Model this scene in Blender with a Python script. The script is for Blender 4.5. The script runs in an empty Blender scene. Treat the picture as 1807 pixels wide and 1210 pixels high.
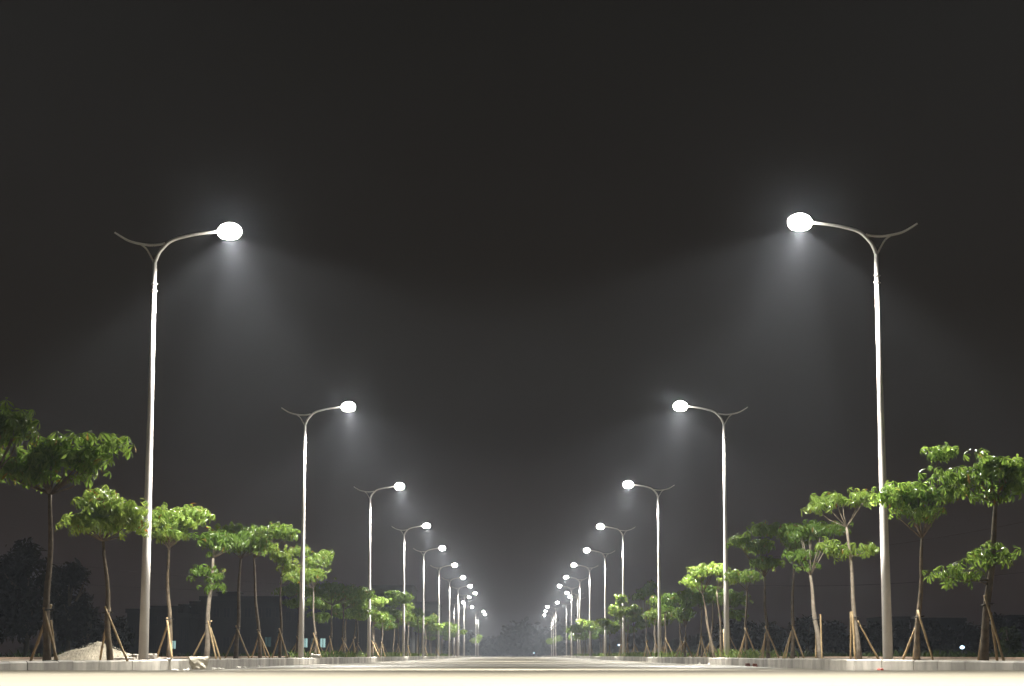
import bpy, bmesh, math, random
import numpy as np
from mathutils import Vector, Matrix

sc = bpy.context.scene
C = sc.collection
R = math.radians
random.seed(7)

# ------------------------------------------------------------------ camera
F = 3600.0                      # focal length in photo pixels (1807 wide)
PITCH = math.atan(551.0 / F)
CZ = 0.30
cam = bpy.data.cameras.new("camera")
cam.sensor_width = 36.0
cam.lens = F / 1807.0 * 36.0
cam.clip_start, cam.clip_end = 0.1, 4000.0
cam.dof.use_dof = True
cam.dof.focus_distance = 46.0
cam.dof.aperture_fstop = 7.0
camo = bpy.data.objects.new("camera", cam)
camo.location = (0, 0, CZ)
camo.rotation_euler = (math.pi / 2 + PITCH, 0, 0)
C.objects.link(camo)
sc.camera = camo

# ------------------------------------------------------------------ night sky
w = bpy.data.worlds.new("World")
sc.world = w
w.use_nodes = True
nt = w.node_tree
bg = nt.nodes["Background"]
tc = nt.nodes.new("ShaderNodeTexCoord")
sx = nt.nodes.new("ShaderNodeSeparateXYZ")
rp = nt.nodes.new("ShaderNodeValToRGB")
nt.links.new(tc.outputs["Generated"], sx.inputs[0])
nt.links.new(sx.outputs["Z"], rp.inputs[0])
nt.links.new(rp.outputs[0], bg.inputs[0])
e = rp.color_ramp.elements
e[0].position, e[0].color = 0.0, (0.0355, 0.0240, 0.0215, 1)
e[1].position, e[1].color = 0.34, (0.0078, 0.0069, 0.0053, 1)
m = rp.color_ramp.elements.new(0.10)
m.color = (0.0125, 0.0092, 0.0066, 1)
bg.inputs[1].default_value = 1.0

sc.view_settings.view_transform = 'Standard'
sc.view_settings.look = 'None'
sc.view_settings.exposure = 0.0
sc.view_settings.gamma = 1.0
sc.view_settings.use_curve_mapping = False
cy = sc.cycles
cy.use_denoising = True
try:
    cy.denoiser = 'OPENIMAGEDENOISE'
except Exception:
    pass
cy.max_bounces = 5
cy.diffuse_bounces = 2
cy.glossy_bounces = 2
cy.transmission_bounces = 3
cy.volume_bounces = 0
cy.transparent_max_bounces = 8
cy.sample_clamp_indirect = 3.0
cy.caustics_reflective = False
cy.caustics_refractive = False
cy.use_light_tree = True

LAMP_POWER = 200.0
GLOW = 95.0 #
HAZE = 0.00049
HAZE_FWD = 0.00035

# ------------------------------------------------------------------ pixel helpers
def zpy(py, Y):
    return CZ + Y * math.tan(PITCH + math.atan((605.0 - py) / F))
def xpx(px, Y, z):
    return (px - 903.5) / F * (Y * math.cos(PITCH) + (z - CZ) * math.sin(PITCH))
def at(px, py, Y):
    z = zpy(py, Y)
    return Vector((xpx(px, Y, z), Y, z))
def ppm(Y):
    return F / (Y * math.cos(PITCH))

# ------------------------------------------------------------------ materials
def mat(name, col, rough=0.6, var=0.0, scale=6.0, col2=None, bump=0.0, bscale=40.0, metal=0.0, island=0.0, spec=0.5):
    mt = bpy.data.materials.new(name)
    mt.use_nodes = True
    n = mt.node_tree
    b = n.nodes["Principled BSDF"]
    b.inputs["Roughness"].default_value = rough
    b.inputs["Metallic"].default_value = metal
    b.inputs["Specular IOR Level"].default_value = spec
    b.inputs["Base Color"].default_value = (*col, 1)
    tcn = n.nodes.new("ShaderNodeTexCoord")
    if var > 0 or col2:
        no = n.nodes.new("ShaderNodeTexNoise")
        no.inputs["Scale"].default_value = scale
        no.inputs["Detail"].default_value = 6
        n.links.new(tcn.outputs["Object"], no.inputs["Vector"])
        r = n.nodes.new("ShaderNodeValToRGB")
        c2 = col2 or tuple(c * (1 - var) for c in col)
        r.color_ramp.elements[0].position = 0.35
        r.color_ramp.elements[1].position = 0.68
        r.color_ramp.elements[0].color = (*c2, 1)
        r.color_ramp.elements[1].color = (*col, 1)
        n.links.new(no.outputs["Fac"], r.inputs[0])
        out = r.outputs[0]
        if island > 0:
            g = n.nodes.new("ShaderNodeNewGeometry")
            mr = n.nodes.new("ShaderNodeMapRange")
            mr.inputs[3].default_value = 1 - island
            mr.inputs[4].default_value = 1 + island * 0.4
            n.links.new(g.outputs["Random Per Island"], mr.inputs[0])
            mx = n.nodes.new("ShaderNodeMix")
            mx.data_type = 'RGBA'
            mx.blend_type = 'MULTIPLY'
            mx.inputs[0].default_value = 1
            n.links.new(out, mx.inputs[6])
            n.links.new(mr.outputs[0], mx.inputs[7])
            out = mx.outputs[2]
        n.links.new(out, b.inputs["Base Color"])
    if bump > 0:
        no2 = n.nodes.new("ShaderNodeTexNoise")
        no2.inputs["Scale"].default_value = bscale
        no2.inputs["Detail"].default_value = 5
        n.links.new(tcn.outputs["Object"], no2.inputs["Vector"])
        bp = n.nodes.new("ShaderNodeBump")
        bp.inputs["Strength"].default_value = bump
        bp.inputs["Distance"].default_value = 0.02
        n.links.new(no2.outputs["Fac"], bp.inputs["Height"])
        n.links.new(bp.outputs[0], b.inputs["Normal"])
    return mt

def emit(name, col, s):
    mt = bpy.data.materials.new(name)
    mt.use_nodes = True
    n = mt.node_tree
    n.nodes.clear()
    o = n.nodes.new("ShaderNodeOutputMaterial")
    em = n.nodes.new("ShaderNodeEmission")
    em.inputs[0].default_value = (*col, 1)
    em.inputs[1].default_value = s
    n.links.new(em.outputs[0], o.inputs[0])
    return mt

def leafmat(name, ca, cb, trans=0.35, rough=0.33, spec=0.5, odd=None):
    mt = bpy.data.materials.new(name)
    mt.use_nodes = True
    n = mt.node_tree
    b = n.nodes["Principled BSDF"]
    out = n.nodes["Material Output"]
    g = n.nodes.new("ShaderNodeNewGeometry")
    r = n.nodes.new("ShaderNodeValToRGB")
    r.color_ramp.elements[0].color = (*ca, 1)
    r.color_ramp.elements[1].color = (*cb, 1)
    r.color_ramp.elements[1].position = 0.9
    if odd:
        for ps, cc in ((0.975, cb), (0.985, odd)):
            el = r.color_ramp.elements.new(ps)
            el.color = (*cc, 1)
    n.links.new(g.outputs["Random Per Island"], r.inputs[0])
    n.links.new(r.outputs[0], b.inputs["Base Color"])
    b.inputs["Roughness"].default_value = rough
    b.inputs["Specular IOR Level"].default_value = spec
    t = n.nodes.new("ShaderNodeBsdfTranslucent")
    hs = n.nodes.new("ShaderNodeHueSaturation")
    hs.inputs["Value"].default_value = 1.5
    hs.inputs["Hue"].default_value = 0.485
    n.links.new(r.outputs[0], hs.inputs["Color"])
    n.links.new(hs.outputs[0], t.inputs[0])
    mx = n.nodes.new("ShaderNodeMixShader")
    mx.inputs[0].default_value = trans
    n.links.new(b.outputs[0], mx.inputs[1])
    n.links.new(t.outputs[0], mx.inputs[2])
    n.links.new(mx.outputs[0], out.inputs[0])
    return mt

M = dict(
    pole=mat("pole_paint", (0.82, 0.79, 0.77), 0.42, 0.12, 3.0, bump=0.02, bscale=60),
    hood=mat("lamp_hood", (0.45, 0.45, 0.44), 0.4, 0.1, 5),
    bark=mat("bark", (0.21, 0.165, 0.115), 0.85, 0.5, 9, bump=0.6, bscale=35),
    barkpale=mat("pale_bark", (0.34, 0.29, 0.23), 0.85, 0.45, 9, bump=0.6, bscale=35),
    bamboo=mat("bamboo", (0.50, 0.36, 0.19), 0.55, 0.35, 12, bump=0.2),
    tie=mat("tie_wire", (0.03, 0.03, 0.03), 0.6),
    kerb=mat("kerb_concrete", (0.55, 0.52, 0.47), 0.8, 0.42, 1.7, bump=0.3, bscale=50, island=0.35),
    pave=mat("soil_strip", (0.33, 0.275, 0.21), 0.95, 0.5, 1.5, bump=0.6, bscale=12),
    rim=mat("rear_edging", (0.42, 0.30, 0.22), 0.9, 0.3, 2),
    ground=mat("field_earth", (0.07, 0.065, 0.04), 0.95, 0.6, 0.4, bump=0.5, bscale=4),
    sand=mat("rubble_sand", (0.25, 0.222, 0.17), 0.95, 0.4, 5, bump=0.5, bscale=30),
    block=mat("pale_concrete", (0.45, 0.42, 0.35), 0.9, 0.5, 9, bump=0.8, bscale=25),
    slab=mat("grey_slab", (0.36, 0.33, 0.29), 0.9, 0.4, 6, bump=0.4),
    white=mat("litter_white", (0.78, 0.76, 0.7), 0.7, 0.2, 10),
    red=mat("litter_red", (0.35, 0.05, 0.03), 0.6, 0.3, 10),
    brick=mat("brick_red", (0.22, 0.07, 0.045), 0.9, 0.4, 15),
    line=mat("line_paint", (0.72, 0.71, 0.67), 0.6, 0.35, 4),
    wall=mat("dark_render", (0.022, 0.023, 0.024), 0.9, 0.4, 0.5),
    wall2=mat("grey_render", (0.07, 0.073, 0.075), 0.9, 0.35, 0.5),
    dglass=mat("dark_glass", (0.02, 0.025, 0.03), 0.15),
    trim=mat("concrete_trim", (0.03, 0.03, 0.03), 0.9, 0.3, 1),
    wire=mat("cable", (0.02, 0.02, 0.02), 0.6),
    leaf=leafmat("leaf_green", (0.090, 0.175, 0.028), (0.185, 0.300, 0.052), 0.50, 0.26, 0.7, (0.25, 0.17, 0.03)),
    leafb=leafmat("leaf_lit", (0.135, 0.228, 0.040), (0.255, 0.36, 0.068), 0.50, 0.27, 0.7, (0.28, 0.15, 0.03)),  # lighter copy of the green leaf; stronger lamplight on these crowns put into colour
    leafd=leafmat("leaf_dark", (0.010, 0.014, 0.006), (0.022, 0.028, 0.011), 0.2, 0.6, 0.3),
    grass=leafmat("grass_blade", (0.05, 0.10, 0.018), (0.13, 0.19, 0.04), 0.3, 0.6, 0.3, (0.3, 0.24, 0.1)),
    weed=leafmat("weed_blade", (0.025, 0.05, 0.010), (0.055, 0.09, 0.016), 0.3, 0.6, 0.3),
    bowl=emit("lamp_bowl", (1.0, 0.97, 0.86), GLOW),
    litwin=emit("lit_window", (0.50, 0.80, 0.76), 0.8),
    litdim=emit("dim_window", (0.20, 0.5, 0.5), 0.09),
    litblue=emit("far_lamp", (0.55, 0.8, 1.0), 6.0),
)
# road: pale cast concrete with dirt streaks and a little sheen
def roadmat():
    mt = bpy.data.materials.new("road_concrete")
    mt.use_nodes = True
    n = mt.node_tree
    b = n.nodes["Principled BSDF"]
    tcn = n.nodes.new("ShaderNodeTexCoord")
    mp = n.nodes.new("ShaderNodeMapping")
    mp.inputs["Scale"].default_value = (0.35, 0.12, 1)
    n.links.new(tcn.outputs["Object"], mp.inputs[0])
    a = n.nodes.new("ShaderNodeTexNoise")
    a.inputs["Scale"].default_value = 1.0
    a.inputs["Detail"].default_value = 7
    n.links.new(mp.outputs[0], a.inputs["Vector"])
    r = n.nodes.new("ShaderNodeValToRGB")
    r.color_ramp.elements[0].position = 0.36
    r.color_ramp.elements[0].color = (0.160, 0.146, 0.114, 1)
    r.color_ramp.elements[1].position = 0.60
    r.color_ramp.elements[1].color = (0.182, 0.167, 0.133, 1)
    n.links.new(a.outputs["Fac"], r.inputs[0])
    n.links.new(r.outputs[0], b.inputs["Base Color"])
    mr = n.nodes.new("ShaderNodeMapRange")
    mr.inputs[1].default_value, mr.inputs[2].default_value = 0.35, 0.65
    mr.inputs[3].default_value, mr.inputs[4].default_value = 0.34, 0.62
    n.links.new(a.outputs["Fac"], mr.inputs[0])
    n.links.new(mr.outputs[0], b.inputs["Roughness"])
    f = n.nodes.new("ShaderNodeTexNoise")
    f.inputs["Scale"].default_value = 30
    f.inputs["Detail"].default_value = 4
    n.links.new(tcn.outputs["Object"], f.inputs["Vector"])
    bp = n.nodes.new("ShaderNodeBump")
    bp.inputs["Strength"].default_value = 0.25
    bp.inputs["Distance"].default_value = 0.01
    n.links.new(f.outputs["Fac"], bp.inputs["Height"])
    n.links.new(bp.outputs[0], b.inputs["Normal"])
    return mt
M["road"] = roadmat()

# ------------------------------------------------------------------ mesh helpers
class MB:
    def __init__(s):
        s.v, s.f = [], []
    def add(s, vs, fs):
        o = len(s.v)
        s.v += [tuple(p) for p in vs]
        s.f += [tuple(i + o for i in q) for q in fs]
    def box(s, x0, x1, y0, y1, z0, z1):
        s.add([(x0, y0, z0), (x1, y0, z0), (x1, y1, z0), (x0, y1, z0), (x0, y0, z1), (x1, y0, z1), (x1, y1, z1), (x0, y1, z1)],
              [(0, 3, 2, 1), (4, 5, 6, 7), (0, 1, 5, 4), (1, 2, 6, 5), (2, 3, 7, 6), (3, 0, 4, 7)])
    def tube(s, pts, rad, n=12, cap=True):
        pts = [Vector(p) for p in pts]
        if not isinstance(rad, (list, tuple)):
            rad = [rad] * len(pts)
        vs, fs = [], []
        ref = Vector((0, 1, 0))
        if abs((pts[-1] - pts[0]).normalized().y) > 0.9:
            ref = Vector((1, 0, 0))
        for i, p in enumerate(pts):
            t = (pts[min(i + 1, len(pts) - 1)] - pts[max(i - 1, 0)]).normalized()
            a = t.cross(ref).normalized()
            b = a.cross(t).normalized()
            for k in range(n):
                an = 2 * math.pi * k / n
                vs.append(p + (a * math.cos(an) + b * math.sin(an)) * rad[i])
        for i in range(len(pts) - 1):
            for k in range(n):
                k2 = (k + 1) % n
                fs.append((i * n + k, i * n + k2, (i + 1) * n + k2, (i + 1) * n + k))
        if cap:
            fs.append(tuple(range(n))[::-1])
            fs.append(tuple((len(pts) - 1) * n + k for k in range(n)))
        s.add(vs, fs)
    def build(s, name, m, parent=None, smooth=False):
        me = bpy.data.meshes.new(name)
        me.from_pydata(s.v, [], s.f)
        bm = bmesh.new()
        bm.from_mesh(me)
        bmesh.ops.recalc_face_normals(bm, faces=bm.faces)
        bm.to_mesh(me)
        bm.free()
        return link(name, me, m, parent, smooth)

def link(name, me, m, parent=None, smooth=False):
    me.materials.append(m)
    if smooth:
        for p in me.polygons:
            p.use_smooth = True
    o = bpy.data.objects.new(name, me)
    C.objects.link(o)
    if parent:
        o.parent = parent
    return o

def tag(o, label=None, cat=None, group=None, kind=None):
    if label: o["label"] = label
    if cat: o["category"] = cat
    if group: o["group"] = group
    if kind: o["kind"] = kind
    return o
def empty(name, loc, rz=0.0):
    o = bpy.data.objects.new(name, None)
    o.location = loc
    o.rotation_euler = (0, 0, rz)
    o.empty_display_size = 0.2
    C.objects.link(o)
    return o
def copy_tree(o, parent=None):
    c = o.copy()
    C.objects.link(c)
    if parent:
        c.parent = parent
    for ch in list(o.children):
        copy_tree(ch, c)
    return c
ORD = ["first", "second", "third", "fourth", "fifth", "sixth", "seventh", "eighth", "ninth", "tenth", "eleventh",
       "twelfth", "thirteenth", "fourteenth", "fifteenth"]

# ------------------------------------------------------------------ the setting
KX = 6.8                        # kerb face from the road's middle
PZ = 0.22                       # top of the kerb and planting strip
def roadz(Y):
    t = min(1, max(0, (Y - 11.0) / 21.0))
    return 0.19 * (1 - t * t * (3 - 2 * t))

g = MB()
g.add([(-900, -80, -0.06), (900, -80, -0.06), (900, 1100, -0.06), (-900, 1100, -0.06)], [(0, 1, 2, 3)])
tag(g.build("ground", M["ground"]), kind="structure")
rd = MB()
ys = [-60 + i * 1.5 for i in range(100)] + [90 + i * 8 for i in range(73)]
xs = [-KX - 0.05 + i * (2 * KX + 0.1) / 16 for i in range(17)]
rr = random.Random(3)
und = {}
for j, y in enumerate(ys):
    und[j] = (0.012 * math.sin(y * 0.11 + 1) + 0.010 * math.sin(y * 0.043) + 0.006 * math.sin(y * 0.31)) * min(1, max(0, (y - 35) / 20))
vs = [(x, y, roadz(y) + und[j] - 0.0009 * x * x * min(1, max(0, (y - 25) / 20)) + 0.02) for j, y in enumerate(ys) for x in xs]
fs = [(j * 17 + i, j * 17 + i + 1, (j + 1) * 17 + i + 1, (j + 1) * 17 + i) for j in range(len(ys) - 1) for i in range(16)]
rd.add(vs, fs)
tag(rd.build("road", M["road"], smooth=True), kind="structure")

for sgn in (-1, 1):
    # planting strip behind the kerb
    p = MB()
    n = 120
    vs, fs = [], []
    r2 = random.Random(20 + sgn)
    for j in range(n):
        y = -40 + j * 5.0
        for i in range(6):
            x = KX + 0.2 + i * (4.9) / 5
            vs.append((sgn * x, y, PZ - 0.015 + (r2.uniform(-0.02, 0.02) if 0 < i < 5 else 0)))
    for j in range(n - 1):
        for i in range(5):
            q = (j * 6 + i, j * 6 + i + 1, (j + 1) * 6 + i + 1, (j + 1) * 6 + i)
            fs.append(q if sgn > 0 else q[::-1])
    p.add(vs, fs)
    tag(p.build("pavement", M["pave"]), kind="structure")
    # kerb stones
    k = MB()
    y = -30.0
    while y < 470:
        L = 1.0 if y < 160 else 4.0
        dz = r2.uniform(-0.007, 0.007)
        dx = r2.uniform(-0.006, 0.006)
        x0, x1 = KX + dx, KX + 0.2
        z0, z1 = -0.05, PZ + dz
        c = 0.025
        a0, a1 = y + 0.006, y + L - 0.006
        prof = [(x0, z0), (x0, z1 - c), (x0 + c, z1), (x1, z1), (x1, z0)]
        vs = [(sgn * a, a0, b) for a, b in prof] + [(sgn * a, a1, b) for a, b in prof]
        fs = [(i, (i + 1) % 5, (i + 1) % 5 + 5, i + 5) for i in range(5)] + [(4, 3, 2, 1, 0), (5, 6, 7, 8, 9)]
        k.add(vs, fs)
        y += L
    tag(k.build("kerb", M["kerb"]), kind="structure")
    # edging along the back of the strip
    q = MB()
    q.box(sgn * 11.9 if sgn > 0 else -12.1, 12.1 if sgn > 0 else -11.9, -30, 470, -0.05, PZ + 0.035)
    tag(q.build("rear_kerb", M["rim"]), kind="structure")
    # painted edge line
    l = MB()
    yy = [44 + i * 2 for i in range(30)] if sgn < 0 else [46 + i * 2 for i in range(12)]
    vs = []
    for a in yy:
        jz = und[min(range(len(ys)), key=lambda i: abs(ys[i] - a))]
        for xx in (5.95, 6.2):
            vs.append((sgn * xx, a, roadz(a) + jz + 0.0235 - 0.0009 * xx * xx))
    l.add(vs, [(2 * i, 2 * i + 1, 2 * i + 3, 2 * i + 2) for i in range(len(yy) - 1)])
    tag(l.build("road_marking", M["line"]), kind="structure")

# haze: one closed box of thin even air, lit by the lamps
hz = MB()
hz.box(-950, 950, -100, 1150, -1.1, 22)
ho = hz.build("haze", bpy.data.materials.new("haze_air"))
hm = ho.data.materials[0]
hm.use_nodes = True
hn = hm.node_tree
hn.nodes.clear()
oo = hn.nodes.new("ShaderNodeOutputMaterial")
ad = hn.nodes.new("ShaderNodeAddShader")
for i, (dn, an) in enumerate(((HAZE, 0.1), (HAZE_FWD, 0.965))):   # fine droplets scatter both sideways and forwards
    pv = hn.nodes.new("ShaderNodeVolumePrincipled")
    pv.inputs["Color"].default_value = (0.77, 0.845, 0.985, 1)
    pv.inputs["Density"].default_value = dn
    pv.inputs["Anisotropy"].default_value = an
    hn.links.new(pv.outputs[0], ad.inputs[i])
hn.links.new(ad.outputs[0], oo.inputs["Volume"])
tag(ho, kind="stuff")

# ------------------------------------------------------------------ street lamps
IES = bpy.data.texts.new("street_luminaire.ies")
def ies_text():
    ang = list(range(0, 92, 2))
    val = []
    for a in ang:
        core = 1.0 / (1 + math.exp((a - 28) / 2.2))
        wide = 0.35 * (1 + 1.1 * math.exp(-((a - 60) / 9.0) ** 2)) * (1.0 / (1 + math.exp((a - 65) / 3.2)))
        val.append(1000 * (1.15 * core + wide) if a < 77 else 0.0)
    return "\n".join(["IESNA:LM-63-1995", "TILT=NONE", "1 1000 1 %d 1 1 2 0 0 0" % len(ang), "1 1 100",
                      " ".join(str(a) for a in ang), "0", " ".join("%.1f" % v for v in val)]) + "\n"
IES.write(ies_text())

def ellipsoid(mb, c, r, z0, z1, seg=24, rings=10, open_base=False):
    vs, fs = [], []
    t0, t1 = math.asin(z0), math.asin(z1)
    for i in range(rings + 1):
        t = t0 + (t1 - t0) * i / rings
        for k in range(seg):
            a = 2 * math.pi * k / seg
            vs.append((c[0] + r[0] * math.cos(t) * math.cos(a), c[1] + r[1] * math.cos(t) * math.sin(a), c[2] + r[2] * math.sin(t)))
    for i in range(rings):
        for k in range(seg):
            k2 = (k + 1) % seg
            fs.append((i * seg + k, i * seg + k2, (i + 1) * seg + k2, (i + 1) * seg + k))
    if not open_base:
        fs.append(tuple(range(seg))[::-1])
    fs.append(tuple(rings * seg + k for k in range(seg)))
    mb.add(vs, fs)

def smooth_pts(pts, n=6):
    out = []
    P = [Vector(p) for p in pts]
    for i in range(len(P) - 1):
        p0, p1, p2, p3 = P[max(i - 1, 0)], P[i], P[i + 1], P[min(i + 2, len(P) - 1)]
        for k in range(n):
            t = k / n
            out.append(0.5 * ((2 * p1) + (p2 - p0) * t + (2 * p0 - 5 * p1 + 4 * p2 - p3) * t * t + (3 * p1 - p0 - 3 * p2 + p3) * t ** 3))
    out.append(P[-1])
    return out

LX, LZ = 1.47, 8.42
def make_lamp():
    root = empty("street_lamp", (0, 0, 0))
    a = MB()
    a.tube([(0, 0, -0.1), (0, 0, 2), (0, 0, 5), (0, 0, 7.8)], [0.098, 0.083, 0.058, 0.040], 20)
    a.build("pole", M["pole"], root, True)
    b = MB()
    pts = smooth_pts([(0, 0, 7.80), (0.066, 0, 7.97), (0.13, 0, 8.06), (0.26, 0, 8.195), (0.39, 0, 8.265), (0.55, 0, 8.31), (0.78, 0, 8.36), (1.07, 0, 8.40), (1.24, 0, 8.42)])
    b.tube(pts, [0.0405 + (0.025 - 0.0405) * i / (len(pts) - 1) for i in range(len(pts))], 16)
    b.build("arm", M["pole"], root, True)
    c = MB()
    pts = smooth_pts([(-0.82, 0, 8.40), (-0.68, 0, 8.31), (-0.52, 0, 8.225), (-0.31, 0, 8.17), (-0.115, 0, 8.145), (0.066, 0, 8.155), (0.19, 0, 8.18)])
    c.tube(pts, [0.017 + 0.008 * min(1, i / (len(pts) * 0.5)) for i in range(len(pts))], 12)
    c.build("rear_arm", M["pole"], root, True)
    d = MB()
    d.tube(smooth_pts([(-0.285, 0, 8.155), (-0.18, 0, 8.07), (-0.097, 0, 7.94), (-0.025, 0, 7.80)]), 0.017, 12)
    d.build("brace", M["pole"], root, True)
    for z in (7.36, 7.22):
        e2 = MB()
        for an in (0.5, 2.6, 4.5):
            x, y = math.cos(an), math.sin(an)
            e2.tube([(0.03 * x, 0.03 * y, z), (0.070 * x, 0.070 * y, z)], 0.014, 8)
        e2.tube([(0, 0, z - 0.02), (0, 0, z + 0.02)], 0.050, 16)
        e2.build("bolt_collar", M["pole"], root, True)
    h = MB()
    ellipsoid(h, (LX, 0, LZ + 0.008), (0.255, 0.197, 0.182), 0.94, 0.995)
    hd = h.build("lamp_head", M["hood"], root, True)
    o = MB()
    ellipsoid(o, (LX, 0, LZ), (0.238, 0.18, 0.175), -0.80, 0.93, open_base=True)
    o.build("bowl", M["bowl"], hd, True)
    ld = bpy.data.lights.new("lamp_light", 'SPOT')
    ld.energy = LAMP_POWER
    ld.color = (1.0, 0.955, 0.86)
    ld.spot_size = R(178)
    ld.spot_blend = 0.05
    ld.shadow_soft_size = 0.03
    ld.use_nodes = True
    n = ld.node_tree
    em = [x for x in n.nodes if x.type == 'EMISSION'][0]
    ie = n.nodes.new("ShaderNodeTexIES")
    ie.mode = 'INTERNAL'
    ie.ies = IES
    n.links.new(ie.outputs[0], em.inputs["Strength"])
    lo = bpy.data.objects.new("lamp_light", ld)
    lo.location = (LX, 0, LZ - 0.098)
    lo.rotation_euler = (0, R(-13), 0)
    C.objects.link(lo)
    lo.parent = root
    return root

# (pole foot px, lamp py)
LEFT = [(253, 408), (531, 718), (651, 858), (712, 928), (746.5, 967), (773.5, 997), (792.5, 1019), (808, 1034), (819, 1047),
        (809.5, 1054), (801, 1063), (818, 1071), (839.5, 1079), (843.5, 1084)]
RIGHT = [(1567, 392), (1283, 717), (1164.5, 855), (1101, 929), (1068.5, 971), (1041.5, 997), (1023.5, 1018.5), (1009, 1034),
         (1020, 1046), (1024, 1053), (999.7, 1063), (981, 1071), (976.7, 1078), (973.4, 1085)]
proto = None
lampY = {}
for side, tab in (("left", LEFT), ("right", RIGHT)):
    for i, (fx, ly) in enumerate(tab):
        Y = (LZ + PZ - CZ) / math.tan(PITCH + math.atan((605 - ly) / F))
        X = xpx(fx, Y, PZ)
        if proto is None:
            o = proto = make_lamp()
        else:
            o = copy_tree(proto)
        o.location = (X, Y, PZ)
        rr = random.Random(i * 7 + (side == "left"))
        o.rotation_euler = (R(rr.uniform(-0.15, 0.15)), R(rr.uniform(-0.15, 0.15)), (0 if side == "left" else math.pi) + R(rr.uniform(-4, 4)) * (i > 0))
        lampY[(side, i)] = Y
        if i == 0:
            lab = "nearest and tallest white street lamp on the %s kerb, curved arm over the road" % side
        elif i == len(tab) - 1:
            lab = "farthest lit street lamp at the end of the %s row" % side
        else:
            lab = "lit white street lamp, %s from the front in the %s row" % (ORD[i], side)
        tag(o, lab, "street lamp", "street lamps lining the road")
for side in ("left", "right"):          # the pair nearest the camera, beside the frame, that lights the road in front
    o = copy_tree(proto)
    s = -1 if side == "left" else 1
    o.location = (s * 7.3, 6.5, PZ)
    o.rotation_euler = (0, 0, 0 if s < 0 else math.pi)
    tag(o, "street lamp beside the viewer on the %s kerb, lighting the near road" % side, "street lamp", "street lamps lining the road")

# ------------------------------------------------------------------ foliage
TL = np.array([0.0, 0.38, 0.74, 1.0])
TW = np.array([0.025, 0.11, 0.155, 0.04])
def leaves_mesh(name, base, d, up, L, m, parent, droop=0.3, simple=False, wide=1.0):
    """many separate leaves; base,d,up: (n,3), L: (n,)"""
    n = len(L)
    s = np.cross(d, up)
    s /= np.linalg.norm(s, axis=1, keepdims=True) + 1e-9
    if simple:
        tl, tw = np.array([0.0, 0.6, 1.0]), np.array([0.04, 0.19, 0.05])
    else:
        tl, tw = TL, TW
    ns = len(tl)
    V = np.zeros((n, ns * 3, 3))
    dr = droop * (0.5 + np.random.RandomState(1).rand(n))[:, None]
    for i in range(ns):
        c = base + d * (L * tl[i])[:, None] - up * (L[:, None] * dr * tl[i] ** 2)
        wv = s * (L * tw[i] * wide)[:, None]
        lift = up * (L * tw[i] * 0.35)[:, None]
        V[:, i * 3 + 0] = c - wv + lift
        V[:, i * 3 + 1] = c
        V[:, i * 3 + 2] = c + wv + lift
    q = []
    for i in range(ns - 1):
        q += [(i * 3, i * 3 + 1, i * 3 + 4, i * 3 + 3), (i * 3 + 1, i * 3 + 2, i * 3 + 5, i * 3 + 4)]
    q = np.array(q)
    Fc = (q[None] + (np.arange(n) * ns * 3)[:, None, None]).reshape(-1, 4)
    V = V.reshape(-1, 3)
    me = bpy.data.meshes.new(name)
    me.vertices.add(len(V))
    me.vertices.foreach_set("co", V.astype(np.float32).ravel())
    me.loops.add(len(Fc) * 4)
    me.loops.foreach_set("vertex_index", Fc.astype(np.int32).ravel())
    me.polygons.add(len(Fc))
    me.polygons.foreach_set("loop_start", np.arange(0, len(Fc) * 4, 4, dtype=np.int32))
    me.update(calc_edges=True)
    me.validate()
    return link(name, me, m, parent, True)

def unit(a):
    return a / (np.linalg.norm(a, axis=-1, keepdims=True) + 1e-9)

def whorls(rs, P, A, leaf_l, spread=(0.05, 0.9)):
    """whorls at P with axes A -> leaf arrays"""
    B, D, U, L = [], [], [], []
    for p, a in zip(P, A):
        k = rs.randint(6, 9)
        t = unit(np.cross(a, np.array([0.31, 0.77, 0.2])))
        b = np.cross(a, t)
        ph = rs.rand() * 6.28
        sc_ = leaf_l * rs.uniform(0.8, 1.15)
        for i in range(k):
            an = ph + 6.283 * i / k + rs.uniform(-0.2, 0.2)
            o = t * math.cos(an) + b * math.sin(an)
            tilt = rs.uniform(*spread)
            d = o * math.cos(tilt) - a * math.sin(tilt)
            d = d + np.array([0, 0, -0.22])
            d /= np.linalg.norm(d)
            u = a * math.cos(tilt) + o * math.sin(tilt)
            B.append(p + o * 0.012); D.append(d); U.append(u); L.append(sc_ * rs.uniform(0.75, 1.1))
    return np.array(B), np.array(D), np.array(U), np.array(L)

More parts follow.
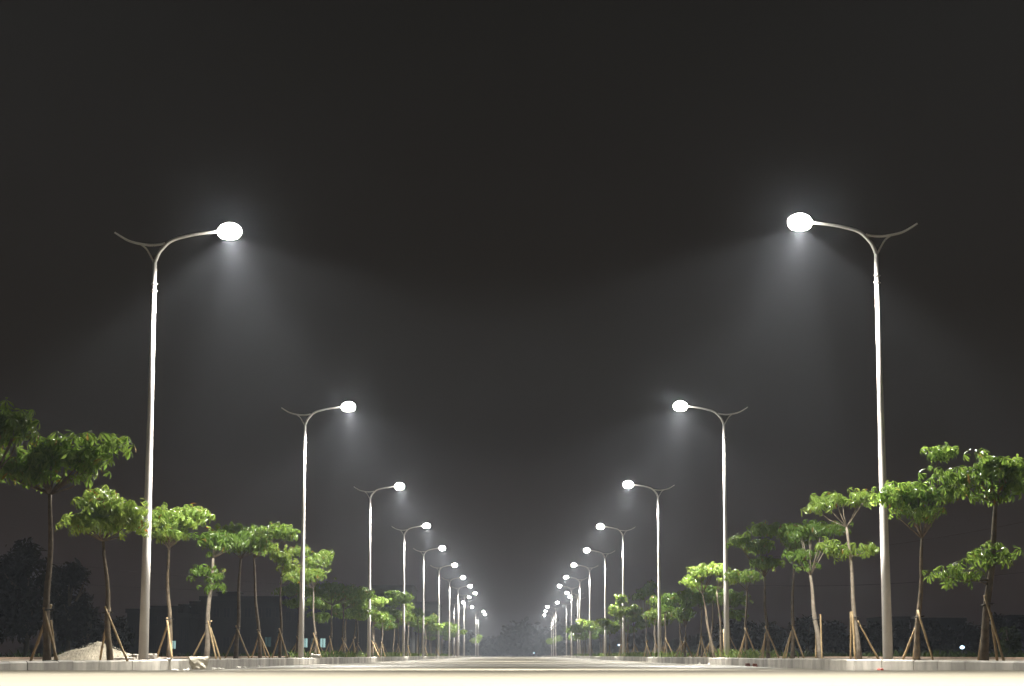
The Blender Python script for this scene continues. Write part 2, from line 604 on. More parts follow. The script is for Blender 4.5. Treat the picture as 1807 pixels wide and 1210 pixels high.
def make_tree(bx, Y, top, r, blobs, label, seed, m="leaf", bark="bark", cat="tree", group="young trees planted along the kerbs", dens=1.0, bz=PZ):
    rs = np.random.RandomState(seed)
    root_x = xpx(bx, Y, bz)
    O = Vector((root_x, Y, bz))
    t = empty("young_tree", O)
    tag(t, label, cat, group)
    far = Y > 95
    topw = at(top[0], top[1], Y) - O
    wob = 0.03
    tr = MB()
    pts = [Vector((0, 0, -0.08))]
    rad = [r * 1.25]
    nseg = 9
    ph = rs.rand() * 6
    for i in range(1, nseg + 1):
        f = i / nseg
        p = topw * f
        p = p + Vector((wob * math.sin(f * 7 + ph) * math.sin(f * 3.14), wob * math.cos(f * 5 + ph) * math.sin(f * 3.14), 0))
        pts.append(p)
        rad.append(r * (1.12 - 0.62 * f) * (1 + rs.uniform(-0.05, 0.05)))
    tr.tube(pts, rad, 10)
    tr.build("trunk", M[bark], t, True)
    br = MB()
    PP, AA = [], []
    for (cx, cyy, hw, hh) in blobs:
        c = np.array(at(cx, cyy - min(7, 300.0 / Y), Y) - O)
        s = 1.0 / ppm(Y)
        a, h = hw * s, hh * s
        n = 235 * (max(a, 0.15) / 0.6) ** 1.5 * (max(h, 0.1) / 0.3) ** 0.8 * dens * (0.9 if far else 1.0)
        a, h = max(0.05, a - (0.13 if not far else 0.09)), max(0.04, h - 0.09)
        K = max(3, int(round(n / 14)))
        for k in range(K):
            v = unit(rs.randn(3)) * rs.uniform(0.35, 1.0) ** 0.5
            sub = c + v * np.array([a * 0.88, a * 0.88, h * 0.8]) + np.array([0, 0, 0.04])
            # branch from the nearest trunk point below
            zz = max(0.5, min(float(topw.z), float(sub[2]) - 0.10 - 0.14 * rs.rand()))
            fr = zz / topw.z
            s0 = topw * fr
            s1 = Vector(sub) - Vector((0, 0, 0.03))
            mid = s0.lerp(s1, 0.55) + Vector((rs.uniform(-.04, .04), rs.uniform(-.04, .04), -0.05))
            if k % 3 == 0:
                br.tube([s0, mid, s1], [r * 0.26, r * 0.2, 0.006], 6)
            nw = max(5, int(n / K))
            for j in range(nw):
                w_ = rs.randn(3) * np.array([0.15, 0.15, 0.06]) * (1.0 + 0.2 * (a > 0.5))
                p = sub + w_
                ax = unit(np.array([w_[0] * 2.2 + v[0] * 0.35, w_[1] * 2.2 + v[1] * 0.35, 0.55]) + rs.randn(3) * 0.12)
                PP.append(p); AA.append(ax)
    if br.v:
        br.build("branches", M[bark], t, True)
    B, D, U, L = whorls(rs, PP, AA, 0.128 if not far else 0.185)
    leaves_mesh("crown", B, D, U, L, M[m], t, 0.3, simple=far)
    return t, topw, O

def make_stakes(bx, Y, feet, tie_py, label, seed, spreadY=(0.35, -0.3, 0.1), upright=False, r=0.021, lean=0.0):
    rs = np.random.RandomState(seed)
    bz = PZ - 0.02
    tz = zpy(tie_py, Y)
    O = Vector((xpx(bx, Y, bz), Y, bz))
    t = empty("tree_support", O)
    tag(t, label, "tree stakes", "bamboo supports around the trees")
    tie_rel = tz - bz
    lx = lean * tie_rel
    for i, fx in enumerate(feet):
        dy = spreadY[i % 3]
        f = Vector((xpx(fx, Y + dy, bz), Y + dy, bz)) - O
        side = 0.07 if f.x > 0 else -0.07
        if upright and i < 2:
            hx = f.x + rs.uniform(-0.02, 0.02)
            h = Vector((hx, f.y * 0.4, tie_rel + 0.12))
        else:
            h = Vector((lx - side * 0.9 * rs.uniform(0.4, 1), dy * 0.15, tie_rel + rs.uniform(0.02, 0.14)))
            if i == 2:
                h = Vector((lx + side * 0.6, dy * 0.2, tie_rel * rs.uniform(0.8, 0.98)))
        p = MB()
        k = 6
        pts = [f.lerp(h, j / k) + Vector((rs.uniform(-.004, .004), 0, 0)) for j in range(k + 1)]
        p.tube(pts, [r * rs.uniform(0.9, 1.12) for _ in pts], 8)
        p.build("stake", M["bamboo"], t, True)
    ti = MB()
    ti.tube([(a_ + lx, b_, c_) for a_, b_, c_ in [(-0.085, -0.05, tie_rel - 0.01), (0.0, -0.085, tie_rel), (0.085, -0.05, tie_rel + 0.012), (0.085, 0.05, tie_rel), (0, 0.085, tie_rel - 0.006), (-0.085, 0.05, tie_rel - 0.01), (-0.085, -0.05, tie_rel - 0.01)]], 0.011, 6)
    ti.build("tie", M["tie"], t, True)
    return t

# foot px, distance, trunk top px, radius, crown clumps (px centre, half width, half height), label, material, bark, (stake feet px, tie py, upright)
LT = [
    (-12, 28.5, (-8, 835), .055, [(12, 762, 55, 36), (-40, 790, 50, 40), (30, 750, 30, 20)], "tallest leafy tree, cut off by the left edge of the picture", "leaf", "bark", None),
    (83, 31.5, (88, 872), .058, [(85, 805, 62, 40), (140, 818, 48, 32), (205, 792, 24, 15), (160, 790, 24, 15), (12, 832, 45, 34), (155, 848, 20, 10), (60, 845, 45, 18)], "young tree with broad crown and a long side branch, left of the rubble pile", "leaf", "bark", ((54, 102, 99), 1076, False)),
    (195, 36.6, (182, 955), .052, [(180, 890, 48, 28), (140, 925, 36, 20), (220, 915, 38, 30), (182, 930, 60, 18), (245, 935, 14, 20)], "dome crowned young tree standing in front of the rubble pile", "leafb", "bark", ((176, 225), 1080, False)),
    (298, 42.5, (298, 968), .048, [(310, 925, 58, 24), (268, 935, 24, 22), (345, 915, 32, 18), (300, 948, 40, 14), (280, 915, 24, 14)], "flat topped young tree just right of the nearest left lamp", "leafb", "bark", ((275, 304, 303), 1092, False)),
    (364, 48, (376, 985), .06, [(385, 960, 40, 20), (352, 1014, 20, 11), (378, 1022, 14, 14), (420, 958, 30, 18), (374, 1042, 6, 8)], "leaning pale trunked tree with a small lower tuft, behind the rubble block", "leaf", "barkpale", ((338, 382, 389), 1099, False)),
    (416, 61, (425, 985), .062, [(428, 965, 42, 18), (412, 942, 30, 18), (460, 962, 25, 18)], "dark crowned tree with bare side twigs, right of the leaning pale tree", "leaf", "bark", ((397, 440), 1108, False)),
    (459, 66, (448, 985), .056, [(490, 942, 36, 15), (455, 948, 30, 20), (510, 948, 18, 12)], "dark wide crowned tree left of the second left lamp, highest crown there", "leaf", "bark", ((444, 477, 470), 1113, False)),
    (494, 64, (496, 1018), .046, [(495, 988, 22, 16), (484, 973, 14, 8), (508, 1005, 14, 10)], "small crowned tree immediately left of the second left lamp", "leafb", "bark", ((480, 508), 1115, False)),
    (557, 75, (553, 1038), .042, [(530, 978, 24, 11), (572, 988, 18, 20), (545, 1018, 38, 16), (514, 1022, 15, 12), (552, 995, 20, 14)], "bright tree straddling the second left lamp with a forked crown", "leafb", "barkpale", ((544, 567, 564), 1121, False)),
    (582, 84, (586, 1068), .05, [(588, 1046, 34, 18), (618, 1050, 20, 18), (560, 1046, 18, 14)], "dull flat crowned tree right of the second left lamp", "leaf", "bark", ((570, 590), 1125, False)),
    (606, 93, (606, 1075), .045, [(605, 1055, 22, 15), (632, 1062, 16, 18)], "thin tree between the second and third left lamps, darkest trunk", "leaf", "bark", ((594, 612), 1128, False)),
    (623, 98, (628, 1098), .042, [(640, 1050, 16, 14), (634, 1084, 20, 14)], "two tiered dark tree just left of the third left lamp", "leaf", "bark", ((609, 628), 1128, False)),
    (658, 104, (658, 1104), .038, [(668, 1064, 18, 9), (668, 1090, 16, 12)], "bright two tiered tree just right of the third left lamp", "leafb", "barkpale", ((652, 670), 1132, False)),
    (673, 110, (675, 1100), .04, [(648, 1080, 16, 14), (678, 1092, 12, 10)], "slender tree right of the third left lamp, second after it", "leaf", "barkpale", ((665, 680), 1135, False)),
    (703, 130, (703, 1100), .045, [(700, 1058, 24, 18), (690, 1085, 16, 14)], "tall dark crowned tree left of the fourth left lamp", "leaf", "bark", ((696, 708), 1138, False)),
    (720, 140, (721, 1103), .045, [(714, 1090, 16, 13), (722, 1072, 9, 8)], "bright small tree right beside the fourth left lamp", "leafb", "barkpale", ((716, 725), 1141, False)),
    (739, 152, (738, 1100), .04, [(733, 1085, 14, 14)], "dim tree between the fourth and fifth left lamps", "leaf", "bark", None),
    (751, 166, (751, 1105), .045, [(745, 1098, 12, 8), (762, 1094, 12, 10)], "pale trunked tree just right of the fifth left lamp", "leafb", "barkpale", ((747, 755), 1143, False)),
    (770, 192, (770, 1114), .045, [(772, 1106, 12, 8)], "little tree at the foot of the sixth left lamp", "leafb", "bark", ((766, 776), 1145, False)),
    (793, 228, (793, 1120), .045, [(789, 1104, 10, 7), (797, 1114, 9, 5)], "little tree by the seventh left lamp, far along the row", "leafb", "bark", None),
    (806, 256, (806, 1122), .045, [(804, 1108, 8, 7), (818, 1116, 6, 5)], "little tree by the eighth left lamp, far along the row", "leafb", "bark", None),
    (842, 400, (842, 1136), .05, [(838, 1131, 10, 6), (845, 1125, 6, 6)], "tiny lone tree at the far end of the left lamp row", "leafb", "bark", None),
]
RT = [
    (1736, 32.2, (1757, 888), .064, [(1752, 840, 45, 36), (1795, 850, 32, 38), (1705, 855, 30, 26), (1748, 992, 26, 18), (1660, 1021, 20, 13), (1702, 1020, 26, 13), (1770, 985, 10, 12), (1750, 880, 40, 10)], "thick trunked tree at the right edge, with a separate low tuft of leaves", "leaf", "bark", ((1726, 1772, 1760), 1066, False)),
    (1618, 37, (1627, 950), .052, [(1595, 880, 46, 26), (1655, 876, 38, 26), (1665, 806, 27, 16), (1566, 884, 22, 24), (1625, 908, 48, 16), (1660, 845, 12, 8)], "fork topped tree just right of the nearest right lamp, tuft on top", "leaf", "bark", ((1611, 1647, 1592), 1088, False)),
    (1517, 43, (1494, 930), .05, [(1465, 892, 36, 16), (1522, 884, 25, 15), (1440, 905, 16, 11), (1490, 978, 32, 11), (1535, 976, 17, 11), (1458, 972, 20, 11)], "slim tree with two separate leaf tiers, left of the nearest right lamp", "leafb", "barkpale", ((1501, 1509, 1551), 1089, True)),
    (1448, 48, (1430, 1015), .062, [(1440, 940, 44, 18), (1405, 945, 24, 16), (1418, 985, 32, 8), (1478, 936, 14, 13), (1426, 1004, 9, 9)], "pale leaning tree braced by two upright stakes, right row", "leaf", "barkpale", ((1440, 1451), 1093, True)),
    (1398, 55, (1401, 990), .052, [(1385, 938, 38, 18), (1400, 962, 22, 18)], "dark trunked tree left of the pale leaning one, right row", "leaf", "bark", ((1381, 1419, 1386), 1104, False)),
    (1356, 60, (1349, 1018), .05, [(1348, 940, 28, 16), (1355, 1000, 36, 13), (1308, 960, 20, 13), (1340, 968, 34, 16)], "dark bushy tree with the deepest crown, right row", "leaf", "bark", ((1341, 1375, 1346), 1109, False)),
    (1316, 66, (1318, 1042), .046, [(1325, 1020, 20, 12), (1298, 1020, 14, 9)], "dim small crowned tree right of the second right lamp", "leaf", "bark", ((1302, 1337, 1306), 1114, False)),
    (1260, 71, (1240, 1048), .048, [(1235, 1012, 28, 13), (1222, 1030, 22, 14), (1262, 1008, 22, 11)], "brightest leaning tree left of the second right lamp", "leafb", "bark", None),
    (1276, 69, (1265, 1042), .04, [(1288, 1022, 24, 14), (1272, 1010, 18, 12)], "narrow trunked tree whose crown crosses the second right lamp", "leafb", "bark", ((1271, 1279), 1117, True)),
    (1238, 84, (1238, 1075), .045, [(1235, 1060, 22, 14), (1214, 1052, 18, 12)], "dark tree behind the brightest leaning tree, staked", "leaf", "bark", ((1227, 1247, 1230), 1124, False)),
    (1208, 92, (1210, 1108), .05, [(1205, 1085, 24, 16), (1215, 1066, 20, 10)], "dark low crowned tree right of the third right lamp", "leaf", "bark", ((1192, 1222, 1200), 1128, False)),
    (1177, 104, (1173, 1092), .04, [(1182, 1058, 18, 11), (1182, 1076, 15, 12)], "tree immediately right of the third right lamp", "leaf", "bark", ((1170, 1190), 1130, False)),
    (1155, 108, (1155, 1100), .042, [(1160, 1062, 15, 9), (1160, 1085, 20, 11)], "pale straight trunked tree immediately left of the third right lamp", "leafb", "barkpale", None),
    (1142, 114, (1140, 1100), .04, [(1140, 1044, 14, 9), (1150, 1034, 13, 8), (1126, 1052, 10, 8)], "tall dark tree left of the third right lamp", "leaf", "bark", ((1136, 1149), 1133, False)),
    (1107, 128, (1107, 1112), .042, [(1098, 1082, 20, 8), (1118, 1080, 15, 14)], "spreading tree just right of the fourth right lamp", "leafb", "barkpale", ((1101, 1112), 1138, False)),
    (1095, 133, (1096, 1108), .04, [(1088, 1076, 13, 9), (1095, 1058, 8, 8)], "tree just left of the fourth right lamp", "leafb", "barkpale", ((1091, 1099), 1139, False)),
    (1075, 155, (1076, 1122), .042, [(1066, 1100, 14, 7), (1082, 1110, 13, 9)], "small tree right beside the fifth right lamp", "leafb", "bark", ((1071, 1080), 1142, False)),
    (1044, 192, (1044, 1120), .045, [(1041, 1105, 16, 9), (1026, 1099, 9, 7)], "small tree right beside the sixth right lamp", "leafb", "bark", ((1040, 1049), 1144, False)),
    (1029, 208, (1029, 1126), .045, [(1018, 1110, 14, 9), (1020, 1124, 9, 4)], "small tree right of the seventh right lamp", "leafb", "bark", None),
    (1007, 255, (1007, 1126), .045, [(1008, 1113, 10, 7)], "little far tree by the eighth right lamp", "leafb", "bark", None),
    (979, 400, (979, 1138), .05, [(972, 1132, 9, 6), (985, 1127, 8, 7)], "tiny lone tree at the far end of the right lamp row", "leafb", "bark", None),
]
for si, tabl in enumerate((LT, RT)):
    for i, (bx, Y, top, r, blobs, lab, m, bk, st) in enumerate(tabl):
        _, tw, _ = make_tree(bx, Y, top, r, blobs, lab, 100 * si + i + 1, m, bk)
        if st:
            make_stakes(bx, Y, st[0], st[1], "bamboo stakes of the " + lab.split(",")[0].replace(" standing", ""), 500 + 100 * si + i, upright=st[2], lean=tw.x / tw.z,
                        r=0.021 if Y < 60 else 0.024)

# the shaded second row behind, receding to the vanishing point
r5 = random.Random(77)
for s_ in (-1, 1):
    Y = 92.0
    k = 0
    while Y < 330:
        x = s_ * (8.9 + r5.uniform(-0.3, 0.9))
        bx = 903.5 + x * ppm(Y)
        h = r5.uniform(3.0, 3.9) * (1 if s_ < 0 else 0.95)
        cyy = 1156 - (h - 0.5) * ppm(Y)
        pm = ppm(Y)
        bl = [(bx + r5.uniform(-.3, .3) * pm, cyy, r5.uniform(.75, 1.15) * pm, r5.uniform(.3, .45) * pm), (bx + r5.uniform(-.8, .8) * pm, cyy + r5.uniform(.2, .8) * pm, r5.uniform(.5, .8) * pm, r5.uniform(.25, .35) * pm)]
        make_tree(bx, Y, (bx + r5.uniform(-.2, .2) * pm, cyy + 0.3 * pm), .055, bl, "far dim young tree in the shaded second row on the %s" % ("left" if s_ < 0 else "right"), 900 + k + (s_ > 0) * 50, "leaf", "bark", dens=0.75)
        if Y < 160:
            make_stakes(bx, Y, (bx - 0.42 * pm, bx + 0.42 * pm, bx - 0.2 * pm), 1156 - 0.72 * pm, "bamboo stakes of a far shaded second row tree on the %s" % ("left" if s_ < 0 else "right"), 1000 + k + (s_ > 0) * 50, r=0.024)
        Y += r5.uniform(8, 12) * (1 + (Y - 92) / 200)
        k += 1

# ------------------------------------------------------------------ dark bushy trees beyond the strips
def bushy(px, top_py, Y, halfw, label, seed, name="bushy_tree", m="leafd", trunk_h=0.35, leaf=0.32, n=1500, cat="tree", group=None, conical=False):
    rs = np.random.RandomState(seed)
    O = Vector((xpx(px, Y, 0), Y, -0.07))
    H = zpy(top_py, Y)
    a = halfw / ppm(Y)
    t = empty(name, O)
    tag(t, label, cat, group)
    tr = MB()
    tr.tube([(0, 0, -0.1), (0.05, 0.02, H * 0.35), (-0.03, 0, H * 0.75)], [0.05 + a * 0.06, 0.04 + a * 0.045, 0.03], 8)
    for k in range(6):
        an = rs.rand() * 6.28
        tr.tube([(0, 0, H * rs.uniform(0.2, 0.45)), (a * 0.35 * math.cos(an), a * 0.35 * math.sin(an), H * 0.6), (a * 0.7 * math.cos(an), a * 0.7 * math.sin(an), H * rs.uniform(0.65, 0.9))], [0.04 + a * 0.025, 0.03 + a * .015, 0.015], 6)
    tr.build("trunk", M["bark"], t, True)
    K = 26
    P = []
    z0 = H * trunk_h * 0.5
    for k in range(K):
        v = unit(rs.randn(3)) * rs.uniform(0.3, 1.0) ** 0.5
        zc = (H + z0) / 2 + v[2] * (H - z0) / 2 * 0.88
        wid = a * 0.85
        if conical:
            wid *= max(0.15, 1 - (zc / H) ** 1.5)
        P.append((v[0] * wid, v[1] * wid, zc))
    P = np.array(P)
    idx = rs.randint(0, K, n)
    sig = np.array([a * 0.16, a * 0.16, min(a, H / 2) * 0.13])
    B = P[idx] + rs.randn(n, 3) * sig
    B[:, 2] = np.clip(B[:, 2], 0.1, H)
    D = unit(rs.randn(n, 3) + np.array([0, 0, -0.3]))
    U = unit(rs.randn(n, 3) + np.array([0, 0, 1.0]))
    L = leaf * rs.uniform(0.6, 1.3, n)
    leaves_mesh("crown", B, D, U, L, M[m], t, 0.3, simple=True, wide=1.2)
    return t

G = "dark trees beyond the planting strips"
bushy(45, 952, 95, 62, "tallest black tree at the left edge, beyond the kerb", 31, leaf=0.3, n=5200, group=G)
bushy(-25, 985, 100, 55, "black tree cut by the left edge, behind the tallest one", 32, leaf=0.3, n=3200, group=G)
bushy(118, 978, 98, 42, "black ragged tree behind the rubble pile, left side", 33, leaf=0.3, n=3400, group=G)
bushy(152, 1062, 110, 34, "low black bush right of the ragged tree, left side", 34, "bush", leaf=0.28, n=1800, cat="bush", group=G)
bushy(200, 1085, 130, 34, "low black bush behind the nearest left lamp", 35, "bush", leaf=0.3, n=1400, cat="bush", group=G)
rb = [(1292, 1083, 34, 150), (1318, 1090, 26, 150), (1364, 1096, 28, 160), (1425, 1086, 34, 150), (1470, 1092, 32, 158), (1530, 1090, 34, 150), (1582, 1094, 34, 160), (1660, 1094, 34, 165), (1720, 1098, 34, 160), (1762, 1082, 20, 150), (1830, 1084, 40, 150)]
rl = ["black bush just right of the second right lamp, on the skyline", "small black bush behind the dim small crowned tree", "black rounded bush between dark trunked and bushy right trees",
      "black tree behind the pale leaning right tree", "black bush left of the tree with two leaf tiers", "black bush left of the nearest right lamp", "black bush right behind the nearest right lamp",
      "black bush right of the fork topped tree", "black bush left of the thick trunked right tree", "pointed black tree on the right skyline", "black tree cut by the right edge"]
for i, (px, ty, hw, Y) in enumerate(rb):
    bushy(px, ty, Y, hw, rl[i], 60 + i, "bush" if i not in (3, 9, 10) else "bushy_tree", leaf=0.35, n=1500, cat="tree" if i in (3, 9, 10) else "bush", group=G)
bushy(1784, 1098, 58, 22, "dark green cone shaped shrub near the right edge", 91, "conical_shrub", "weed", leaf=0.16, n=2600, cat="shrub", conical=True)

# far wood closing the end of the road
def far_wood():
    rs = np.random.RandomState(5)
    Bs = []
    for k in range(420):
        x = rs.uniform(-160, 160)
        Y = rs.uniform(640, 760)
        px = 903.5 + x * F / Y
        top = 7.5 + 2.2 * math.sin(x * 0.09) + 2.0 * math.sin(x * 0.31 + 1) + rs.uniform(-2, 2)
        if abs(x) > 25:
            top *= 0.75
        c = np.array([x, Y, 0])
        n = 70
        q = rs.randn(n, 3) * np.array([1.8, 1.8, 0])
        q[:, 2] = rs.uniform(0, 1, n) ** 0.8 * top
        Bs.append(c + q)
    B = np.concatenate(Bs)
    n = len(B)
    D = unit(rs.randn(n, 3))
    U = unit(rs.randn(n, 3) + np.array([0, -0.6, 0.6]))
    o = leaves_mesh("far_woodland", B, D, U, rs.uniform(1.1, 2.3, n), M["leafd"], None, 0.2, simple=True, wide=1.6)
    tag(o, "hazy dark wood closing the far end of the road", "woodland", kind="stuff")
far_wood()

# ------------------------------------------------------------------ grass and weeds
def blades(name, rs, spots, h0, h1, m, label):
    B = np.array(spots)
    n = len(B)
    D = unit(np.stack([rs.randn(n) * 0.35, rs.randn(n) * 0.35, np.ones(n)], 1))
    U = unit(np.stack([rs.randn(n), rs.randn(n), np.zeros(n)], 1))
    L = rs.uniform(h0, h1, n)
    o = leaves_mesh(name, B, D, U, L, M[m], None, 0.45, simple=True, wide=0.45)
    return tag(o, label, "grass", kind="stuff")
rs = np.random.RandomState(11)
sp = []
pat = [(-1, 75, 5, 120, .6), (-1, 84, 6, 300, .8), (-1, 95, 8, 500, .8), (-1, 130, 12, 900, 1.0), (-1, 150, 14, 1100, 1.0), (-1, 180, 14, 700, 1.0), (-1, 230, 25, 500, 1.2),
       (1, 69.5, 1.6, 420, .45), (1, 64, 4, 300, .7), (1, 71, 3, 320, .8), (1, 100, 10, 400, 1.0), (1, 125, 10, 900, 1.0), (1, 135, 12, 700, 1.0), (1, 170, 16, 600, 1.0), (1, 220, 25, 500, 1.2)]
for s, y0, ry, n, wx in pat:
    for k in range(int(n * 0.6)):
        x = s * (KX + 0.25 + abs(rs.randn()) * wx)
        sp.append((x, y0 + rs.randn() * ry * 0.5, PZ - 0.02))
blades("verge_grass", rs, sp, 0.10, 0.34, "grass", "tufts of grass growing behind the kerbs")
sp = []
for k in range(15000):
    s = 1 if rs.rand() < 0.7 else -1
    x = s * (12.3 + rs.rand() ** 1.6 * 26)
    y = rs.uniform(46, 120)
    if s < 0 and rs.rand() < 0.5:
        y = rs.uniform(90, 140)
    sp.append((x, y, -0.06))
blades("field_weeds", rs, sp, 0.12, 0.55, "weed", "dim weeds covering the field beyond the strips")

# ------------------------------------------------------------------ rubble, blocks and litter
def lumpy(name, loc, size, seed, m, label, cat, group=None, chip=0.12, cuts=3, taper=0.0):
    rs = random.Random(seed)
    bm = bmesh.new()
    bmesh.ops.create_cube(bm, size=1)
    bmesh.ops.subdivide_edges(bm, edges=bm.edges[:], cuts=cuts, use_grid_fill=True)
    for v in bm.verts:
        f = 1 - taper * (0.5 - v.co.z)
        v.co = Vector((v.co.x * size[0] * f * (1 + rs.uniform(-chip, chip)), v.co.y * size[1] * f * (1 + rs.uniform(-chip, chip)), (v.co.z + 0.5) * size[2] * (1 + rs.uniform(-chip, chip) * 0.6)))
    bmesh.ops.bevel(bm, geom=[e_ for e_ in bm.edges if e_.calc_face_angle(0) > 1.0], offset=0.012, segments=1, affect='EDGES')
    me = bpy.data.meshes.new(name)
    bm.to_mesh(me)
    bm.free()
    o = link(name, me, M[m])
    o.location = loc
    tag(o, label, cat, group)
    return o

def heap():
    rs = np.random.RandomState(9)
    Y0 = 41.0
    c = at(171, 1165, Y0)
    s = 1 / ppm(Y0)
    n, k = 90, 40
    vs, fs = [], []
    hx, hy = 83 * s, 0.9
    nz = rs.rand(n + 1, k + 1)
    for j in range(k + 1):
        for i in range(n + 1):
            u, v = i / n * 2 - 1, j / k * 2 - 1
            d = math.hypot(u * (0.92 if u < 0 else 1.0), v)
            prof = max(0, 1 - d)
            peak = (prof ** 0.9) * 32 * s
            u2 = u + 0.1
            h = peak * (1 + 0.10 * math.sin(u * 9 + 1) * math.cos(v * 6)) + (0.018 * (nz[i, j] - 0.4) if prof > 0.02 else 0)
            vs.append((u * hx, v * hy, h - 0.02))
    for j in range(k):
        for i in range(n):
            fs.append((j * (n + 1) + i, j * (n + 1) + i + 1, (j + 1) * (n + 1) + i + 1, (j + 1) * (n + 1) + i))
    me = bpy.data.meshes.new("rubble_heap")
    me.from_pydata(vs, [], fs)
    o = link("rubble_heap", me, M["sand"])
    o.location = (c.x, Y0, PZ - 0.01)
    tag(o, "pale heap of sand and rubble behind the two nearest left trees", "rubble heap")
    # loose stones on the heap belong to it
    st = MB()
    for q in range(150):
        u, v = rs.uniform(-0.85, 0.85), rs.uniform(-0.7, 0.2)
        pr = max(0, 1 - math.hypot(u, v))
        r = rs.uniform(0.006, 0.018)
        p = (u * hx, v * hy, pr ** 0.9 * 32 * s + 0.005)
        ring = [(p[0] + r * math.cos(a) * rs.uniform(.7, 1.2), p[1] + r * math.sin(a), p[2] + rs.uniform(-.3, .3) * r) for a in np.linspace(0, 6.28, 7)[:6]]
        st.add(ring + [(p[0], p[1], p[2] + r * 0.8), (p[0], p[1], p[2] - r * 0.8)],
               [(i, (i + 1) % 6, 6) for i in range(6)] + [((i + 1) % 6, i, 7) for i in range(6)])
    so = st.build("stones", M["block"], o)
    tag(so, kind="stuff")
heap()
def gp(px, Y, z):
    return (xpx(px, Y, z), Y, z)
b0 = lumpy("rubble_block", gp(351, 42.3, 0.02), (0.40, 0.34, 0.245), 1, "block", "pale chipped rubble block leaning at the left kerb face", "rubble block", chip=0.10, taper=0.28)
b0.rotation_euler = (0, 0, 0.1)
SG = "grey kerb slabs around the nearest left lamp"
lumpy("stone_slab", gp(221, 39.4, PZ - 0.02), (0.36, 0.3, 0.06), 2, "slab", "flat grey slab lying left of the nearest left lamp", "slab", SG, 0.03)
lumpy("stone_slab", gp(237, 40.2, PZ - 0.02), (0.16, 0.3, 0.12), 3, "slab", "upright grey slab touching the left of the nearest left lamp", "slab", SG, 0.03)
lumpy("stone_slab", gp(266, 40.6, PZ - 0.02), (0.2, 0.3, 0.13), 4, "slab", "grey slab right behind the foot of the nearest left lamp", "slab", SG, 0.03)
lumpy("stone_slab", gp(286, 41, PZ - 0.02), (0.36, 0.3, 0.05), 5, "slab", "thin slab between the nearest left lamp and the next tree", "slab", SG, 0.06)
bb = lumpy("stone_slab", gp(556, 66.5, PZ - 0.01), (0.30, 0.2, 0.12), 6, "white", "pale tilted slab right of the second left lamp", "slab", SG, 0.06)
bb.rotation_euler = (0, R(8), 0.2)
LG = "pale litter in the gutters"
litter = [(310, 1182, 41.5, .12, .05, "white"), (327, 1181, 41.9, .06, .035, "white"), (333, 1181, 42.0, .05, .05, "white"), (377, 1180, 44, .11, .045, "white"), (388, 1180, 44.5, .06, .04, "white"),
          (394, 1180, 45, .06, .03, "white"), (422, 1179, 47, .09, .05, "white"), (432, 1179, 47.5, .07, .04, "white"), (457, 1178, 49, .05, .05, "white"), (116, 1185, 32.5, .06, .035, "white"),
          (1234, 1175, 66, .09, .055, "white"), (1251, 1175, 67, .06, .05, "white"), (1564, 1178, 38.6, .10, .04, "white"), (1582, 1179, 38, .09, .025, "white"), (1602, 1180, 37.4, .06, .025, "white")]
LL = ["long scrap of pale litter left of the rubble block", "small pale scrap touching the left of the rubble block", "tiny upright scrap against the rubble block", "flat pale scrap just right of the rubble block",
      "small scrap second right of the rubble block", "thin scrap third right of the rubble block", "pale scrap in the left gutter below the dark crowned tree", "smaller pale scrap beside the gutter below the dark crowned tree", "lone scrap at the start of the left edge line",
      "lone pale pebble in the gutter below the rubble heap", "larger white scrap in the gutter left of the second right lamp", "smaller white scrap by the grass tuft at the right kerb", "white scrap beside the red can end at the right kerb",
      "flat white scrap just right of the nearest right lamp", "small scrap in the gutter below the fork topped tree"]
for i, (px, py, Y, w_, h_, m_) in enumerate(litter):
    s_ = -1 if px < 900 else 1
    xk = s_ * (KX - 0.12)
    Yk = Y
    for _ in range(6):
        Yk = abs(xk) * F / abs(px - 903.5) / math.cos(PITCH)
    lumpy("litter_scrap", (xk, Yk, roadz(Yk) - 0.025), (w_, w_ * 0.7, h_), 20 + i, m_, LL[i], "litter", LG, 0.3, 2)
def kerbpt(px, d=0.12):
    xk = (1 if px > 903 else -1) * (KX - d)
    Yk = abs(xk) * F / abs(px - 903.5) / math.cos(PITCH)
    return xk, Yk
xk, Yk = kerbpt(1553)
cn = MB()
cn.tube([(0, -0.06, 0.045), (0, -0.055, 0.045), (0, 0.06, 0.045)], [0.032, 0.042, 0.042], 16)
co = cn.build("drink_can", M["red"], None, True)
co.location = (xk, Yk, roadz(Yk) - 0.02)
co.rotation_euler = (0, 0, 0.3)
tag(co, "dark red can lying at the right kerb below the nearest right lamp", "can")
for i, px in enumerate((1319, 1332)):
    xk, Yk = kerbpt(px, 0.1)
    o = lumpy("broken_brick", (xk, Yk, roadz(Yk) - 0.03), (0.12, 0.2, 0.1), 70 + i, "brick", ["left one of two red bricks at the right kerb", "right one of two red bricks at the right kerb"][i], "brick", "bricks at the right kerb", 0.08)

# ------------------------------------------------------------------ far buildings
def part_box(name, mb_boxes, m, parent):
    b = MB()
    for bx in mb_boxes:
        b.box(*bx)
    return b.build(name, m, parent)

